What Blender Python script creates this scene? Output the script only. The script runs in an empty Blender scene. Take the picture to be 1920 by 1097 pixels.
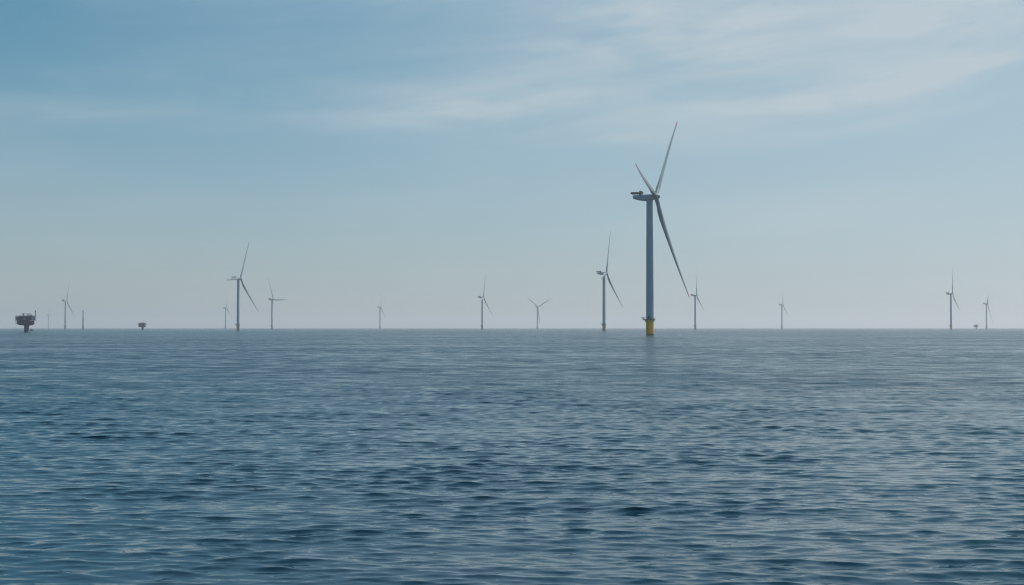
import bpy, bmesh, math, random
import numpy as np
from mathutils import Matrix, Vector

random.seed(7)
scene = bpy.context.scene
COL = scene.collection
R = math.radians
F, CAM_H, HORIZ = 2600.0, 5.5, 614.7          # focal length (photo px), eye height (m), horizon row

# ------------------------------------------------------------------ render / camera
scene.render.engine = 'CYCLES'
scene.view_settings.view_transform = 'Standard'
scene.view_settings.look = 'None'
scene.view_settings.gamma = 1.0
scene.view_settings.exposure = 0.0
scene.cycles.use_denoising = True
scene.cycles.use_adaptive_sampling = False
scene.cycles.sample_clamp_indirect = 3.0
scene.cycles.max_bounces = 6
scene.cycles.filter_width = 1.2
cam_d = bpy.data.cameras.new('camera')
cam = bpy.data.objects.new('camera', cam_d)
COL.objects.link(cam)
scene.camera = cam
cam_d.sensor_width = 36.0
cam_d.lens = 36.0 * F / 1920.0
cam_d.clip_start = 0.5
cam_d.clip_end = 200000.0
cam.location = (0, 0, CAM_H)
cam.rotation_euler = (R(90) + math.atan((HORIZ - 548.5) / F), 0, 0)

# ------------------------------------------------------------------ light and sky
SUN_AZ, SUN_EL = R(60), R(52)                  # clockwise from the view direction (+Y)
sd = Vector((math.sin(SUN_AZ) * math.cos(SUN_EL), math.cos(SUN_AZ) * math.cos(SUN_EL), math.sin(SUN_EL)))
sun_d = bpy.data.lights.new('sun', 'SUN')
sun_d.energy = 4.2
sun_d.angle = R(1.2)
sun_d.color = (1.0, 0.94, 0.86)
sun = bpy.data.objects.new('sun', sun_d)
COL.objects.link(sun)
sun.rotation_euler = (-sd).to_track_quat('-Z', 'Y').to_euler()


class NT:
    def __init__(self, tree):
        self.t = tree
    def n(self, kind, **kw):
        nd = self.t.nodes.new(kind)
        for k, v in kw.items():
            setattr(nd, k, v)
        return nd
    def put(self, sock, v):
        if isinstance(v, bpy.types.NodeSocket):
            self.t.links.new(v, sock)
        elif v is not None:
            sock.default_value = v
    def m(self, op, a, b=None, c=None, clamp=False):
        nd = self.n('ShaderNodeMath', operation=op, use_clamp=clamp)
        for i, v in enumerate((a, b, c)):
            if v is not None:
                self.put(nd.inputs[i], v)
        return nd.outputs[0]
    def vm(self, op, a, b=None):
        nd = self.n('ShaderNodeVectorMath', operation=op)
        self.put(nd.inputs[0], a)
        if b is not None:
            self.put(nd.inputs[1], b)
        return nd.outputs[0]
    def xyz(self, x, y, z):
        nd = self.n('ShaderNodeCombineXYZ')
        for i, v in enumerate((x, y, z)):
            self.put(nd.inputs[i], v)
        return nd.outputs[0]
    def noise(self, vec, scale, detail=4, rough=0.5, color=False, dist=0.0):
        nd = self.n('ShaderNodeTexNoise')
        self.put(nd.inputs['Vector'], vec)
        nd.inputs['Scale'].default_value = scale
        nd.inputs['Detail'].default_value = detail
        nd.inputs['Roughness'].default_value = rough
        nd.inputs['Distortion'].default_value = dist
        return nd.outputs['Color' if color else 'Fac']
    def mix(self, f, a, b, blend='MIX'):
        nd = self.n('ShaderNodeMix', data_type='RGBA', blend_type=blend)
        self.put(nd.inputs[0], f)
        self.put(nd.inputs[6], a)
        self.put(nd.inputs[7], b)
        return nd.outputs[2]
    def ramp(self, v, lo, hi, a=0.0, b=1.0):
        nd = self.n('ShaderNodeMapRange', interpolation_type='SMOOTHSTEP')
        for i, x in enumerate((v, lo, hi, a, b)):
            self.put(nd.inputs[i], x)
        return nd.outputs[0]


world = bpy.data.worlds.new('World')
scene.world = world
world.use_nodes = True
wt = NT(world.node_tree)
world.node_tree.nodes.clear()
sky = wt.n('ShaderNodeTexSky', sky_type='NISHITA')
sky.sun_disc = False
sky.sun_elevation = SUN_EL
sky.sun_rotation = SUN_AZ
sky.altitude = 0
sky.air_density = 1.0
sky.dust_density = 0.6
sky.ozone_density = 2.5
tc = wt.n('ShaderNodeTexCoord')
sep = wt.n('ShaderNodeSeparateXYZ')
world.node_tree.links.new(tc.outputs['Generated'], sep.inputs[0])
dx, dy, dz = sep.outputs
az = wt.m('ARCTAN2', dx, dy)
el = wt.m('ARCSINE', dz)
# thin cirrus: soft banks in sky directions, broken into long streaks
streak_v = wt.xyz(wt.m('MULTIPLY', az, 7.0),
                  wt.m('MULTIPLY', wt.m('SUBTRACT', el, wt.m('MULTIPLY', az, 0.07)), 36.0), 3.1)
streak = wt.noise(streak_v, 1.0, 5, 0.55, dist=0.5)
fine_v = wt.xyz(wt.m('MULTIPLY', az, 16.0),
                wt.m('MULTIPLY', wt.m('SUBTRACT', el, wt.m('MULTIPLY', az, 0.12)), 130.0), 8.4)
fine = wt.noise(fine_v, 1.0, 7, 0.68, dist=0.5)
broad = wt.noise(wt.xyz(wt.m('MULTIPLY', az, 4.0), wt.m('MULTIPLY', el, 16.0), 1.7), 1.0, 3, 0.5)


def bank(px, py, sx, sy, amp, slope=0.0):
    a0, e0 = math.atan((px - 960) / F), (HORIZ - py) / F
    u = wt.m('DIVIDE', wt.m('SUBTRACT', az, a0), sx / F)
    w = wt.m('DIVIDE', wt.m('SUBTRACT', wt.m('SUBTRACT', el, e0),
                            wt.m('MULTIPLY', wt.m('SUBTRACT', az, a0), slope)), sy / F)
    r2 = wt.m('ADD', wt.m('MULTIPLY', u, u), wt.m('MULTIPLY', w, w))
    return wt.m('MULTIPLY', wt.m('EXPONENT', wt.m('MULTIPLY', r2, -0.8)), amp)


banks = None
for b in [(1270, 55, 300, 62, .85, .10), (1440, 110, 220, 40, .45, .10), (1850, 45, 170, 60, .95, .20),
          (1720, 168, 210, 24, 1.0, .16), (850, 212, 200, 26, .95, .05), (1180, 165, 330, 45, .40, .05),
          (560, 168, 300, 22, .34, .0), (1195, 262, 75, 11, .5, .05), (160, 225, 260, 24, .36, .0),
          (1560, 130, 420, 120, .16, .06), (880, 8, 330, 22, .42, .0), (60, 345, 200, 40, .18, .0),
          (1500, 215, 300, 40, .40, .06)]:
    g = bank(*b[:4], b[4] * .6, b[5])
    banks = g if banks is None else wt.m('ADD', banks, g)
tex = wt.m('ADD', wt.m('MULTIPLY', streak, 0.75), wt.m('MULTIPLY', fine, 0.28))
cl = wt.m('MULTIPLY', banks, wt.ramp(tex, 0.30, 0.76, 0.20, 1.0))
cl = wt.m('ADD', cl, wt.m('MULTIPLY', wt.ramp(wt.m('ADD', wt.m('MULTIPLY', broad, 0.6), wt.m('MULTIPLY', streak, 0.4)), 0.42, 0.72), 0.13))
# a thin even veil that thickens towards the sun
sundir = wt.n('ShaderNodeVectorMath', operation='DOT_PRODUCT')
world.node_tree.links.new(tc.outputs['Generated'], sundir.inputs[0])
sundir.inputs[1].default_value = (.457, .412, .788)   # the bright side of the sky
veil = wt.ramp(sundir.outputs['Value'], 0.34, 0.82, 0.0, 0.56)
low = wt.m('MULTIPLY', wt.ramp(el, 0.02, 0.24, 0.34, 0.02), wt.ramp(az, -0.5, 0.1, 0.90, 1.0))
veil = wt.m('ADD', veil, low)
veil = wt.m('MULTIPLY', veil, wt.ramp(el, 0.22, 0.75, 1.0, 0.45))
cl = wt.m('MINIMUM', wt.m('ADD', cl, veil), 0.90)
cloud_col = wt.n('ShaderNodeRGB')
cloud_col.outputs[0].default_value = (5.8, 6.65, 7.15, 1)
tint = wt.mix(wt.ramp(el, 0.02, 0.2), (.58, .73, .83, 1), (.43, .82, .84, 1))
tint = wt.mix(wt.ramp(el, 0.19, 0.46), tint, (.70, 1.60, 1.55, 1))
clear = wt.mix(1.0, sky.outputs[0], tint, 'MULTIPLY')
skyc = wt.mix(cl, clear, cloud_col.outputs[0])
bg = wt.n('ShaderNodeBackground')
world.node_tree.links.new(skyc, bg.inputs['Color'])
bg.inputs['Strength'].default_value = 0.09
wo = wt.n('ShaderNodeOutputWorld')
world.node_tree.links.new(bg.outputs[0], wo.inputs['Surface'])


# ------------------------------------------------------------------ materials
def mat(name, col, rough=0.5, metal=0.0, vary=0.12, scale=0.4, streaks=True, spec=0.5):
    m = bpy.data.materials.new(name)
    m.use_nodes = True
    t = NT(m.node_tree)
    p = m.node_tree.nodes['Principled BSDF']
    o = t.n('ShaderNodeTexCoord').outputs['Object']
    v = t.vm('MULTIPLY', o, (1.0, 1.0, 0.15 if streaks else 1.0))
    nz = t.noise(v, scale, 4, 0.6)
    dark = tuple(c * (1 - vary * 1.6) for c in col) + (1,)
    lite = tuple(min(1, c * (1 + vary)) for c in col) + (1,)
    t.put(p.inputs['Base Color'], t.mix(t.ramp(nz, 0.3, 0.7), dark, lite))
    t.put(p.inputs['Roughness'], t.m('MULTIPLY_ADD', nz, 0.2, rough - 0.1))
    p.inputs['Metallic'].default_value = metal
    p.inputs['Specular IOR Level'].default_value = spec
    return m


M_TOWER = mat('tower_paint', (.25, .325, .37), .45, vary=.05)
M_NAC = mat('nacelle_paint', (.28, .33, .36), .4, vary=.05)
M_BLADE = mat('blade_gelcoat', (.21, .24, .26), .35, vary=.04, streaks=False, scale=.1)
M_RED = mat('tip_red', (.30, .04, .03), .45)
M_YEL = mat('yellow_paint', (.85, .40, .02), .55, vary=.2)
M_DULL = mat('weathered_coating', (.17, .15, .12), .55, vary=.2)
M_WET = mat('wet_steel', (.035, .04, .035), .35, vary=.3, scale=.8)
M_GREY = mat('grating_steel', (.10, .11, .12), .55, metal=.3)
M_DARK = mat('dark_equipment', (.018, .032, .052), .5)
M_NAVY = mat('navy_cladding', (.010, .032, .072), .5, vary=.25, scale=.25)
M_PALE = mat('pale_cladding', (.40, .42, .45), .5, vary=.1)
M_HULL = mat('boat_hull', (.03, .04, .06), .35)
M_RUST = mat('weathered_column', (.030, .062, .095), .6, vary=.3)


# ------------------------------------------------------------------ mesh helpers
def add_box(bm, x0, x1, y0, y1, z0, z1, bev=0.0):
    vs = [bm.verts.new((x, y, z)) for z in (z0, z1) for y in (y0, y1) for x in (x0, x1)]
    fs = [(0, 2, 3, 1), (4, 5, 7, 6), (0, 1, 5, 4), (2, 6, 7, 3), (0, 4, 6, 2), (1, 3, 7, 5)]
    ff = [bm.faces.new([vs[i] for i in f]) for f in fs]
    if bev:
        es = list({e for f in ff for e in f.edges})
        bmesh.ops.bevel(bm, geom=es, offset=bev, segments=2, affect='EDGES')


def loft(bm, rings, cap=True):
    prev, first = None, None
    for ring in rings:
        vs = [bm.verts.new(p) for p in ring]
        if prev:
            n = len(vs)
            for i in range(n):
                bm.faces.new((prev[i], prev[(i + 1) % n], vs[(i + 1) % n], vs[i]))
        else:
            first = vs
        prev = vs
    if cap:
        bm.faces.new(list(reversed(first)))
        bm.faces.new(prev)


def add_lathe(bm, prof, n=32, cx=0, cy=0):
    loft(bm, [[(cx + r * math.cos(2 * math.pi * i / n), cy + r * math.sin(2 * math.pi * i / n), z)
               for i in range(n)] for r, z in prof])


def add_tube(bm, a, b, r, n=8, r2=None):
    a, b = Vector(a), Vector(b)
    q = (b - a).to_track_quat('Z', 'Y')
    r2 = r if r2 is None else r2
    loft(bm, [[tuple(p + q @ Vector((rr * math.cos(2 * math.pi * i / n), rr * math.sin(2 * math.pi * i / n), 0)))
               for i in range(n)] for p, rr in ((a, r), (b, r2))])


def obj(name, bm, m, parent=None, smooth=True, angle=35):
    bmesh.ops.recalc_face_normals(bm, faces=bm.faces)
    me = bpy.data.meshes.new(name)
    bm.to_mesh(me)
    bm.free()
    me.materials.append(m)
    if smooth:
        me.shade_smooth()
        me.set_sharp_from_angle(angle=R(angle))
    o = bpy.data.objects.new(name, me)
    COL.objects.link(o)
    o.parent = parent
    return o


def thing(name, label, cat, loc=(0, 0, 0), rz=0.0, group=None):
    o = bpy.data.objects.new(name, None)
    o.empty_display_size = 2
    COL.objects.link(o)
    o.location = loc
    o.rotation_euler = (0, 0, rz)
    o['label'] = label
    o['category'] = cat
    if group:
        o['group'] = group
    return o


def dup(root, loc, rz, label):
    r = root.copy()
    COL.objects.link(r)
    r.location = loc
    r.rotation_euler = (0, 0, rz)
    r['label'] = label
    for ch in root.children:
        c = ch.copy()
        COL.objects.link(c)
        c.parent = r
        for g in ch.children:
            d = g.copy()
            COL.objects.link(d)
            d.parent = c
    return r


# ------------------------------------------------------------------ wind turbine (local +X = rotor axis, upwind)
HUB = Vector((4.7, 0, 100.2))
TILT = Matrix.Rotation(R(-6.5), 4, 'Y')
RAD = 77.0


def blade_section(r):
    st = [(1.6, 3.1, 3.1, 0), (5.0, 3.1, 3.0, 4), (10, 3.9, 2.5, 14), (16, 4.8, 1.9, 13), (24, 4.5, 1.4, 9),
          (36, 3.6, .95, 5), (50, 2.7, .62, 2.5), (62, 1.95, .40, 1), (71, 1.4, .26, 0), (75.5, .9, .15, 0), (77, .25, .05, 0)]
    for (a, b) in zip(st, st[1:]):
        if r <= b[0]:
            t = (r - a[0]) / (b[0] - a[0])
            return [a[i] + (b[i] - a[i]) * t for i in (1, 2, 3)]
    return st[-1][1:]


def blade_ring(r, n=16):
    ch, th, tw = blade_section(r)
    if r > 8:
        k = min(1.0, (r - 8) / 40)
        ch, th = ch * (1.08 + .32 * k), th * (1.25 + .45 * k)
    tw = R(tw + 3)
    circ = max(0.0, 1 - (r - 3) / 9.0) if r > 3 else 1.0
    pts = []
    px = math.tan(R(4.6)) * r + 3.3 * (r / RAD) ** 2
    for i in range(n):
        a = 2 * math.pi * i / n
        c, s = math.cos(a), math.sin(a)
        y_air = ch * (0.5 * c + 0.18)            # leading edge forward of the pitch axis
        x_air = 0.5 * th * s * (1 - 0.55 * max(0, -c) ** 1.5) + 0.04 * ch * (1 - c * c)
        y_cir, x_cir = 0.5 * ch * c, 0.5 * th * s
        y = y_air + (y_cir - y_air) * circ
        x = x_air + (x_cir - x_air) * circ
        pts.append((px + x * math.cos(tw) - y * math.sin(tw), x * math.sin(tw) + y * math.cos(tw), r))
    return pts


def make_turbine():
    root = thing('wind_turbine', '', 'wind turbine', group='wind turbines of the offshore wind farm')
    # foundation
    bm = bmesh.new()
    add_lathe(bm, [(2.75, -8), (2.75, 1.5)])
    obj('monopile', bm, M_WET, root)
    bm = bmesh.new()
    add_lathe(bm, [(2.82, 1.3), (2.88, 1.6), (2.88, 10.8), (3.1, 11.0), (3.1, 11.35), (2.8, 11.4)])
    tp = obj('transition_piece', bm, M_YEL, root)
    bm = bmesh.new()
    for s in (-1, 1):
        add_tube(bm, (s * .9, -3.7, -3), (s * .9, -3.7, 9.5), .22)
        for z in (1.6, 5.0, 8.6):
            add_tube(bm, (s * .9, -3.7, z), (s * .75, -2.7, z), .13)
    add_tube(bm, (-.28, -3.3, -1), (-.28, -3.3, 11.3), .06)
    add_tube(bm, (.28, -3.3, -1), (.28, -3.3, 11.3), .06)
    for k in range(24):
        add_tube(bm, (-.28, -3.3, -.6 + k * .5), (.28, -3.3, -.6 + k * .5), .035, 6)
    obj('boat_landing', bm, M_YEL, root)
    # external work platform, longer on the lay-down side
    bm = bmesh.new()
    out = [(4.0 * math.cos(R(a)), 4.0 * math.sin(R(a))) for a in (-90, -60, -30, 0, 30, 60, 90)] + \
          [(-2.6, 3.9), (-4.9, 2.6), (-4.9, -2.6), (-2.6, -3.9)]
    loft(bm, [[(x, y, z) for x, y in out] for z in (11.45, 11.95)])
    for a in range(0, 360, 45):
        add_tube(bm, (2.8 * math.cos(R(a)), 2.8 * math.sin(R(a)), 9.6), (3.9 * math.cos(R(a)), 3.9 * math.sin(R(a)), 11.5), .12)
    for s in (-1, 1):
        add_tube(bm, (-2.5, s * 1.0, 9.4), (-4.6, s * 2.0, 11.5), .14)
    pf = obj('platform', bm, M_GREY, root)
    bm = bmesh.new()
    m = len(out)
    for i in range(m):
        a, b = Vector(out[i] + (0,)), Vector(out[(i + 1) % m] + (0,))
        for z in (12.5, 13.1):
            add_tube(bm, (a.x, a.y, z), (b.x, b.y, z), .05, 6)
        k = max(1, round((b - a).length / 1.5))
        for j in range(k):
            p = a.lerp(b, j / k)
            add_tube(bm, (p.x, p.y, 11.9), (p.x, p.y, 13.12), .05, 6)
    obj('railing', bm, M_GREY, pf)
    bm = bmesh.new()
    add_tube(bm, (-4.2, -2.2, 11.9), (-4.2, -2.2, 13.0), .22)
    add_tube(bm, (-4.2, -2.2, 12.9), (-5.9, -2.7, 12.9), .15)
    add_tube(bm, (-5.8, -2.67, 12.9), (-5.8, -2.67, 12.2), .05, 6)
    obj('davit_crane', bm, M_DARK, pf)
    # tower
    bm = bmesh.new()
    prof = [(2.75, 11.4)]
    for k in range(1, 4):
        z = 11.4 + k * 28.7
        r = 2.75 - .42 * k / 3
        prof += [(r + .14 / 3 * (1 if k < 3 else 0), z - .16), (r + .06, z - .15), (r + .06, z + .0)]
        if k < 3:
            prof += [(r, z + .02)]
    add_lathe(bm, prof, 40)
    tw = obj('tower', bm, M_TOWER, root)
    bm = bmesh.new()
    add_box(bm, -.55, .55, -2.82, -2.60, 12.0, 14.3, .05)
    obj('door', bm, M_DARK, tw)
    # nacelle
    bm = bmesh.new()
    secs = [(-12.4, .7, .6, .55), (-12.1, 1.6, 1.15, .45), (-9.2, 2.2, 1.8, .08), (-4.5, 2.6, 2.35, -.25),
            (0.0, 2.7, 2.4, -.1), (2.2, 2.45, 2.25, 0), (2.9, 2.0, 2.0, 0)]
    rings = []
    for x, hy, hz, zc in secs:
        ring = []
        for i in range(28):
            a = 2 * math.pi * i / 28
            c, s = math.cos(a), math.sin(a)
            e = 0.5
            ring.append((x, hy * math.copysign(abs(c) ** e, c), 99.8 + zc + .06 * x * 0 + hz * math.copysign(abs(s) ** e, s)))
        rings.append(ring)
    loft(bm, rings)
    add_lathe(bm, [(2.45, 97.0), (2.45, 98.2)], 32)
    nac = obj('nacelle', bm, M_NAC, root, angle=50)
    # hoist deck over the tail, and the cooler in front of it
    bm = bmesh.new()
    add_box(bm, -13.6, -7.6, -2.5, 2.5, 102.45, 102.75)
    for x in (-12.0, -8.4):
        for y in (-1.6, 1.6):
            add_tube(bm, (x, y, 101.2), (x, y, 102.5), .14)
    for z in (103.2, 103.75):
        for y in (-2.45, 2.45):
            add_tube(bm, (-13.5, y, z), (-7.7, y, z), .06, 6)
        add_tube(bm, (-13.5, -2.45, z), (-13.5, 2.45, z), .06, 6)
    for k in range(6):
        for y in (-2.45, 2.45):
            add_tube(bm, (-13.5 + k * 1.16, y, 102.7), (-13.5 + k * 1.16, y, 103.8), .06, 6)
    for y in (-2.44, 2.44):
        add_box(bm, -13.4, -7.7, y - .02, y + .02, 102.75, 103.6)
    obj('hoist_platform', bm, M_DARK, nac)
    bm = bmesh.new()
    add_box(bm, -7.2, -5.4, -2.6, 2.6, 101.4, 104.3, .12)
    add_tube(bm, (-6.9, 1.2, 104.2), (-6.9, 1.2, 106.2), .06, 6)
    add_tube(bm, (-6.9, -1.2, 104.2), (-6.9, -1.2, 105.6), .06, 6)
    obj('cooler', bm, M_DARK, nac)
    # hub
    bm = bmesh.new()
    prof = [(1.75, -1.9), (2.15, -1.5), (2.25, 0), (2.1, 1.3), (1.6, 2.4), (.9, 3.05), (.1, 3.3)]
    n = 32
    loft(bm, [[(x, r * math.cos(2 * math.pi * i / n), r * math.sin(2 * math.pi * i / n)) for i in range(n)] for r, x in prof])
    hub = obj('hub', bm, M_NAC, root, angle=60)
    hub.matrix_local = Matrix.Translation(HUB) @ TILT
    # blades
    rs_body = [1.6, 3, 4, 5, 6.5, 8, 10, 12, 14, 16, 20, 24, 30, 36, 43, 50, 56, 62, 67, 72]
    rs_tip = [72, 73.5, 75.5, 76.4, 77]
    for k in range(3):
        bm = bmesh.new()
        loft(bm, [blade_ring(r) for r in rs_body])
        b = obj('blade', bm, M_BLADE, root, angle=60)
        bm = bmesh.new()
        loft(bm, [blade_ring(r) for r in rs_tip])
        obj('blade_tip', bm, M_RED, b, angle=60)
    return root


def set_rotor(root, theta):
    k = 0
    for c in root.children:
        if c.name.split('.')[0] == 'blade':
            c.matrix_local = Matrix.Translation(HUB) @ TILT @ Matrix.Rotation(-R(theta + 120 * k), 4, 'X') @ Matrix.Diagonal((1, 1, 1.03, 1))
            k += 1


# (tower px, hub px row, first blade angle, apparent angle of the rotor plane, label)
TURBINES = [
    (1218.5, 369.0, 40, 16.0, 'largest and nearest turbine, its yellow foundation and work platform clear above the water'),
    (1132.5, 512.5, 19, 15.0, 'second largest turbine, standing just left of the big yellow-footed one'),
    (446.5, 522.5, 25, 26.5, 'tallest turbine in the left half, one blade pointing straight left'),
    (1303.5, 554.0, 5, 7.0, 'slim turbine just right of the big yellow-footed one, under its long lower blade'),
    (1783.0, 551.0, 8, 5.0, 'tallest turbine at the far right, its upright blade thin against the sky'),
    (904.0, 557.5, 17, 15.0, 'mid-distance turbine near the middle with one blade up and one down to the right'),
    (510.0, 561.5, 330, 26.0, 'turbine with a pale blade pointing right, close right of the tallest left one'),
    (122.5, 564.0, 20, 18.0, 'hazy turbine between the dark platform and the lone bare pole'),
    (712.5, 576.0, 14, 8.0, 'small thin turbine standing alone left of the middle with an upright blade'),
    (1007.5, 575.5, 62, 52.0, 'pale turbine whose two raised blades spread in a wide Y'),
    (1466.0, 571.6, 6, 8.0, 'small pale turbine alone on the horizon right of the big one'),
    (1849.5, 569.6, 52, 3.0, 'rightmost turbine, one blade hanging down along its tower'),
    (423.0, 577.5, 9, 12.0, 'faint small turbine close left of the tallest left one'),
    (91.0, 590.5, 330, 25.0, 'faintest tiny turbine, almost lost in haze beside the dark platform'),
]
proto = make_turbine()
for i, (px, hy, th, ap, label) in enumerate(TURBINES):
    D = (100.0 - CAM_H) * F / (HORIZ - hy)
    x = (px - 960) / F * D
    rz = -(math.atan2(x, D) + R(ap))
    if i == 0:
        t = proto
        t.location, t.rotation_euler, t['label'] = (x, D, 0), (0, 0, rz), label
    else:
        t = dup(proto, (x, D, 0), rz, label)
        for c in t.children:
            if c.name.startswith('transition_piece'):
                c.material_slots[0].link = 'OBJECT'
                c.material_slots[0].material = M_DULL
    set_rotor(t, th)

# ------------------------------------------------------------------ bare tower section
Dp = 4500.0
pole = thing('bare_tower', 'bare grey tower without nacelle or blades, right of the hazy leftmost turbine', 'tower',
             ((156 - 960) / F * Dp, Dp, 0))
bm = bmesh.new()
add_lathe(bm, [(2.5, -8), (2.5, 1.5)])
obj('monopile', bm, M_WET, pole)
bm = bmesh.new()
add_lathe(bm, [(2.62, 1.4), (2.62, 11), (2.9, 11.1), (2.9, 11.4), (2.4, 11.5)])
obj('transition_piece', bm, M_DULL, pole)
bm = bmesh.new()
add_lathe(bm, [(4.2, 11.5), (4.2, 11.9)], 16)
for a in range(0, 360, 30):
    add_tube(bm, (4.1 * math.cos(R(a)), 4.1 * math.sin(R(a)), 11.8), (4.1 * math.cos(R(a)), 4.1 * math.sin(R(a)), 13), .06, 6)
obj('platform', bm, M_GREY, pole)
bm = bmesh.new()
add_lathe(bm, [(2.38, 11.9), (2.2, 38), (2.26, 38.1), (2.26, 38.4), (2.2, 38.5), (2.1, 62.6), (2.2, 62.7), (2.2, 63.0)])
obj('tower', bm, M_TOWER, pole)


# ------------------------------------------------------------------ transformer platforms on one column
def make_substation(loc, s, label, mast, rz=0.0, pale=False):
    root = thing('substation_platform', label, 'platform', loc, rz, 'offshore platforms on single columns')
    def S(*v):
        return tuple(k * s for k in v)
    def box(bm, *v):
        add_box(bm, *S(*v), bev=.06)
    bm = bmesh.new()
    add_lathe(bm, [(3.3 * s, -8), (3.2 * s, 0.8 * s), (2.75 * s, 1.4 * s), (2.75 * s, 7.0 * s), (3.8 * s, 8.6 * s)], 24, .8 * s, 0)
    for y in (-2.3, 2.3):
        add_tube(bm, S(2.6, y * .5, -2), S(2.6, y * .5, 7.5), .16 * s)
    obj('column', bm, M_RUST, root)
    # tapered underdeck
    bm = bmesh.new()
    lo = [(-5.5, -4.5), (6.5, -4.5), (6.5, 4.5), (-5.5, 4.5)]
    hi = [(-9.8, -7.5), (8.6, -7.5), (8.6, 7.5), (-9.8, 7.5)]
    loft(bm, [[S(x, y, 8.4) for x, y in lo], [S(x, y, 10.0) for x, y in hi], [S(x, y, 10.5) for x, y in hi]])
    obj('lower_deck', bm, M_NAVY, root, smooth=False)
    bm = bmesh.new()
    box(bm, -9.6, -3.0, -7.0, 7.0, 10.52, 14.3)
    box(bm, -2.6, 3.4, -6.4, 7.0, 10.52, 14.3)
    box(bm, 3.8, 8.2, -6.8, 6.8, 10.52, 14.0)
    for x in (-10.4, -6.5, -2.8, 0.6, 3.6, 8.9):
        for y in (-7.8, 7.8):
            add_tube(bm, S(x, y, 10.2), S(x, y, 14.4), .18 * s)
    obj('equipment_module', bm, M_NAVY, root, smooth=False)
    bm = bmesh.new()
    box(bm, -11.2, 10.4, -8.4, 8.4, 14.35, 14.9)
    box(bm, -11.2, 10.4, -8.4, 8.4, 18.4, 18.95)
    md = obj('main_deck', bm, M_DARK, root, smooth=False)
    bm = bmesh.new()
    for z in (15.9, 19.5, 20.0):
        for y in (-8.3, 8.3):
            add_tube(bm, S(-11.1, y, z), S(10.3, y, z), .05 * s, 6)
        for x in (-11.1, 10.3):
            add_tube(bm, S(x, -8.3, z), S(x, 8.3, z), .05 * s, 6)
    for k in range(13):
        for y in (-8.3, 8.3):
            add_tube(bm, S(-11.1 + k * 1.783, y, 14.8), S(-11.1 + k * 1.783, y, 20.05), .06 * s, 6)
    obj('railing', bm, M_GREY, md)
    bm = bmesh.new()
    box(bm, -10.8, -4.2, -7.6, 7.6, 14.92, 18.35)
    box(bm, -1.2, 4.6, -7.2, 7.6, 14.92, 18.35)
    obj('upper_module', bm, M_NAVY, root, smooth=False)
    bm = bmesh.new()
    box(bm, -4.0, -1.4, -6.4, 7.0, 14.92, 18.3)
    box(bm, 4.9, 9.9, -6.9, 7.2, 14.92, 18.2)
    obj('control_room', bm, M_PALE if pale or mast else M_NAVY, root, smooth=False)
    bm = bmesh.new()
    box(bm, -7.5, 7.5, -6.0, 6.0, 18.97, 20.1)
    box(bm, 1.6, 6.2, -4.5, 4.5, 20.12, 21.5)
    obj('roof', bm, M_PALE if mast else M_NAVY, root, smooth=False)
    bm = bmesh.new()
    add_tube(bm, S(-3.4, -3, 19.0), S(-3.4, -3, 21.6), .5 * s)
    box(bm, -4.6, -2.5, -4.0, -2.0, 21.3, 22.6)
    add_tube(bm, S(-2.6, -3, 22.0), S(5.2, -3, 22.4), .28 * s, 8, .16 * s)
    obj('deck_crane', bm, M_DARK, root)
    if mast:
        bm = bmesh.new()
        for (ox, oy) in ((-.5, -.5), (.5, -.5), (0, .55)):
            add_tube(bm, S(9.7 + ox, -6 + oy, 18.9), S(9.7 + ox * .5, -6 + oy * .5, 26.0), .16 * s, 6)
        for k in range(9):
            z = 19.5 + k * .75
            add_tube(bm, S(9.2, -6.5, z), S(10.2, -6.5, z + .7), .09 * s, 6)
            add_tube(bm, S(10.2, -6.5, z), S(9.7, -5.45, z + .7), .09 * s, 6)
        box(bm, 9.2, 10.3, -6.6, -5.5, 24.2, 25.8)
        obj('mast', bm, M_GREY, root)
    return root


def at(px, D):
    return ((px - 960) / F * D, D, 0)


make_substation(at(48.8, 1650), 1.0, 'large dark transformer platform with a mast at its right edge, at far left', True, R(28))
make_substation(at(267, 3200), .82, 'small dark platform on the horizon between the bare pole and the tall left turbine', False, R(20), True)
make_substation(at(1830, 6400), .95, 'tiny hazy dark platform at far right, beside the rightmost turbine', False, R(-25), True)

# ------------------------------------------------------------------ small workboat by the big platform
bt = thing('workboat', 'small dark workboat low on the water beside the large platform column', 'boat', at(60, 2300), R(70))
bm = bmesh.new()
rings = []
for x, hw, zk in ((-4.0, 1.5, -.3), (-2.0, 1.7, -.5), (1.0, 1.65, -.5), (2.8, 1.1, -.3), (4.0, .12, .3)):
    zt = 1.1 + .05 * (x + 4)
    rings.append([(x, -hw, zt), (x, -hw * .85, .1), (x, 0, zk), (x, hw * .85, .1), (x, hw, zt)])
loft(bm, rings)
obj('hull', bm, M_HULL, bt)
bm = bmesh.new()
loft(bm, [[(-1.8, -1.2, 1.1), (1.4, -1.2, 1.1), (1.4, 1.2, 1.1), (-1.8, 1.2, 1.1)],
          [(-1.7, -1.1, 3.2), (0.7, -1.1, 3.2), (0.7, 1.1, 3.2), (-1.7, 1.1, 3.2)]])
cb = obj('wheelhouse', bm, M_DARK, bt, smooth=False)
bm = bmesh.new()
add_tube(bm, (-1.2, 0, 3.1), (-1.2, 0, 5.0), .08)
add_tube(bm, (-1.2, -.6, 4.4), (-1.2, .6, 4.4), .06)
obj('mast', bm, M_GREY, bt)


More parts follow.
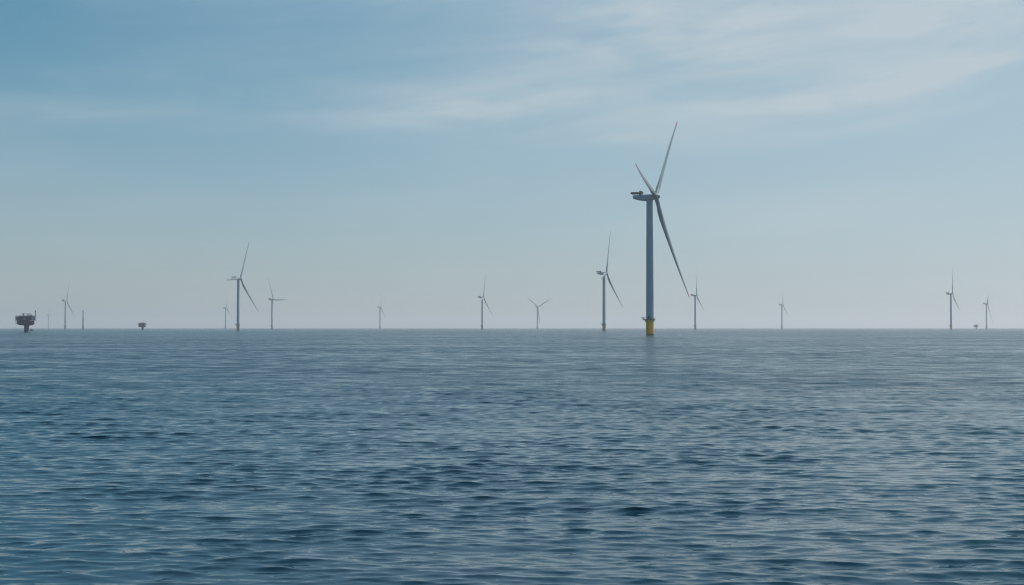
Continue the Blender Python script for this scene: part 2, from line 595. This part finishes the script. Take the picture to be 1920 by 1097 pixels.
# ------------------------------------------------------------------ sea: one polar sheet out to the horizon
def build_sea():
    rng = np.random.default_rng(11)
    # ring radii: even steps of apparent height from a 5.5 m eye, then out to the horizon
    rad = [0.6, 1.2, 2.2, 3.6, 5.2]
    while rad[-1] < 29000:
        d = rad[-1]
        step = max(.045 if d > 18 else .25, d * d / (F * CAM_H) * .24)
        rad.append(min(d + step, d * 1.22, 29000.0))
    rad = np.array(rad)
    step = np.gradient(rad)
    dense = np.arange(-36, 36.001, .05)
    coarse = np.arange(39, 322, 3.0)
    ang = np.radians(np.concatenate([dense, coarse]))
    nA, nR = len(ang), len(rad)
    A, Rr = np.meshgrid(ang, rad)
    X, Y = (Rr * np.sin(A)).astype(np.float64), (Rr * np.cos(A)).astype(np.float64)
    Z = np.zeros_like(X)
    DX, DY = np.zeros_like(X), np.zeros_like(X)
    lost = np.zeros(nR)
    N = 150
    lam = np.exp(np.linspace(math.log(.22), math.log(16.0), N)) * rng.uniform(.95, 1.05, N)
    th = rng.normal(0, 1, N) * np.interp(np.log(lam), np.log([.3, .8, 1.6, 4.0]), [.54, .38, .28, .23]) + .06   # travel direction
    ph = rng.uniform(0, 2 * math.pi, N)
    # slope share of each component
    sl = np.exp(-((np.log(lam) - math.log(.85)) / .80) ** 2) + .26 * (lam < .85) + .16 * ((lam > .85) & (lam < 9)) + .16 * ((lam > 4) & (lam < 8))
    sl *= SLOPE / math.sqrt((sl ** 2).sum() / 2)
    sp_x = np.maximum(rad * R(.05), .02)
    # gentle gusts: the chop is livelier in some patches
    gust = np.ones_like(X)
    for k in range(12):
        L = math.exp(rng.uniform(math.log(7), math.log(70)))
        a = rng.uniform(-1.4, 1.4)
        gust += .07 * np.sin(2 * math.pi * (X * math.sin(a) + Y * math.cos(a)) / L + rng.uniform(0, 6.28))
    gust = np.clip(gust, .45, 1.7)
    nd = len(dense)
    for l, t, p, s in zip(lam, th, ph, sl):
        k = 2 * math.pi / l
        kx, ky = k * math.sin(t), k * math.cos(t)
        need = np.maximum(step * abs(math.cos(t)), sp_x * abs(math.sin(t)))
        w = np.clip((l / need - 1.9) / 1.7, 0, 1)
        w = w * w * (3 - 2 * w)
        lost += (1 - w ** 2) * s * s / 2
        rows = np.nonzero(w > 0)[0]
        if len(rows) == 0:
            continue
        r0, r1 = rows[0], rows[-1] + 1
        sl_ = (slice(r0, r1), slice(0, nd))
        amp = (s / k) * w[r0:r1, None] * gust[sl_]
        phs = kx * X[sl_] + ky * Y[sl_] + p
        Z[sl_] += amp * np.cos(phs)
        q = 1.15 * amp * np.sin(phs)
        DX[sl_] -= q * math.sin(t)
        DY[sl_] -= q * math.cos(t)
    edge = np.ones(nA)
    edge[:nd] = np.clip((36 - np.abs(dense)) / 2.0, 0, 1)
    DY -= LEAN * Z            # crests lean down-wind, towards the eye
    Z *= edge
    X += DX * edge
    Y += DY * edge
    co = np.empty((nR * nA + 1, 3), np.float32)
    co[:-1, 0], co[:-1, 1], co[:-1, 2] = X.ravel(), Y.ravel(), Z.ravel()
    co[-1] = 0
    i = np.arange(nR - 1)[:, None] * nA
    j = np.arange(nA)[None, :]
    j2 = (j + 1) % nA
    quads = np.stack([i + j, i + nA + j, i + nA + j2, i + j2], -1).reshape(-1, 4)[:, ::-1]
    tris = np.stack([np.full(nA, nR * nA), np.arange(nA), (np.arange(nA) + 1) % nA], -1)[:, ::-1]
    me = bpy.data.meshes.new('sea')
    nq, nt = len(quads), len(tris)
    me.vertices.add(len(co))
    me.vertices.foreach_set('co', co.ravel())
    me.loops.add(nq * 4 + nt * 3)
    me.loops.foreach_set('vertex_index', np.concatenate([quads.ravel(), tris.ravel()]).astype(np.int32))
    me.polygons.add(nq + nt)
    me.polygons.foreach_set('loop_start', np.concatenate([np.arange(nq) * 4, nq * 4 + np.arange(nt) * 3]).astype(np.int32))
    me.update(calc_edges=True)
    me.shade_smooth()
    at_ = me.attributes.new('unresolved_slope', 'FLOAT', 'POINT')
    ls = np.repeat(np.sqrt(lost)[:, None], nA, 1)
    at_.data.foreach_set('value', np.append(ls.ravel(), 0).astype(np.float32))
    # normals must look up
    if me.polygons[nq // 2].normal.z < 0:
        me.flip_normals()
    return me


SLOPE = 0.118
LEAN = 1.0
sea_me = build_sea()
sea = bpy.data.objects.new('sea', sea_me)
COL.objects.link(sea)
sea['kind'] = 'structure'
wm = bpy.data.materials.new('sea_water')
wm.use_nodes = True
t = NT(wm.node_tree)
p = wm.node_tree.nodes['Principled BSDF']
geo = t.n('ShaderNodeNewGeometry')
pos = geo.outputs['Position']
at_n = t.n('ShaderNodeAttribute', attribute_name='unresolved_slope')
lost = at_n.outputs['Fac']


def slopes(scale, stretch, amp, seed):
    v = t.vm('ADD', t.vm('MULTIPLY', pos, (scale * stretch, scale, scale)), (seed, seed * 1.7, 0))
    c = t.noise(v, 1.0, 3, 0.6, color=True)
    c = t.vm('SUBTRACT', c, (.5, .5, .5))
    s = t.n('ShaderNodeVectorMath', operation='SCALE')
    t.put(s.inputs[0], t.vm('MULTIPLY', c, (.55, 1.0, 0)))
    t.put(s.inputs['Scale'], amp)
    return s.outputs[0]


# wind patches and slicks far out
patch = t.noise(t.vm('MULTIPLY', pos, (.011, .020, 0)), 1.0, 7, 0.74)
pat = t.ramp(patch, .36, .64, .50, 1.45)
s1 = slopes(3.2, .40, .20, 3.0)                                           # ripples
ruffle = t.noise(t.vm('MULTIPLY', pos, (.20, .20, 0)), 1.0, 5, 0.7)
pat = t.m('MULTIPLY', pat, t.ramp(ruffle, .36, .64, .25, 1.85))
rough_l = t.m('MULTIPLY', lost, pat)                                    # waves finer than the mesh
s2 = slopes(1.1, .40, t.m('MULTIPLY', rough_l, 2.0), 9.0)
s3 = slopes(.26, .5, t.m('MULTIPLY', rough_l, 5.0), 5.0)
nrm = t.vm('NORMALIZE', t.vm('SUBTRACT', geo.outputs['Normal'], t.vm('ADD', t.vm('ADD', s1, s2), s3)))
t.put(p.inputs['Normal'], nrm)
t.put(p.inputs['Roughness'], t.m('SQRT', t.m('MULTIPLY_ADD', rough_l, .72, .0010)))
p.inputs['Base Color'].default_value = (.003, .026, .044, 1)
p.inputs['IOR'].default_value = 1.333
sea_me.materials.append(wm)

# ------------------------------------------------------------------ haze
bm = bmesh.new()
add_box(bm, -31000, 31000, -31000, 31000, -12.0, 200.0)
hm = bpy.data.materials.new('sea_haze')
hm.use_nodes = True
hm.node_tree.nodes.clear()
h = NT(hm.node_tree)
pv = h.n('ShaderNodeVolumePrincipled')
pv.inputs['Color'].default_value = (.99, .975, 1.0, 1)
pv.inputs['Density'].default_value = 8.5e-5
pv.inputs['Anisotropy'].default_value = 0.35
ho = h.n('ShaderNodeOutputMaterial')
hm.node_tree.links.new(pv.outputs[0], ho.inputs['Volume'])
haze = obj('haze', bm, hm, smooth=False)
haze['kind'] = 'stuff'
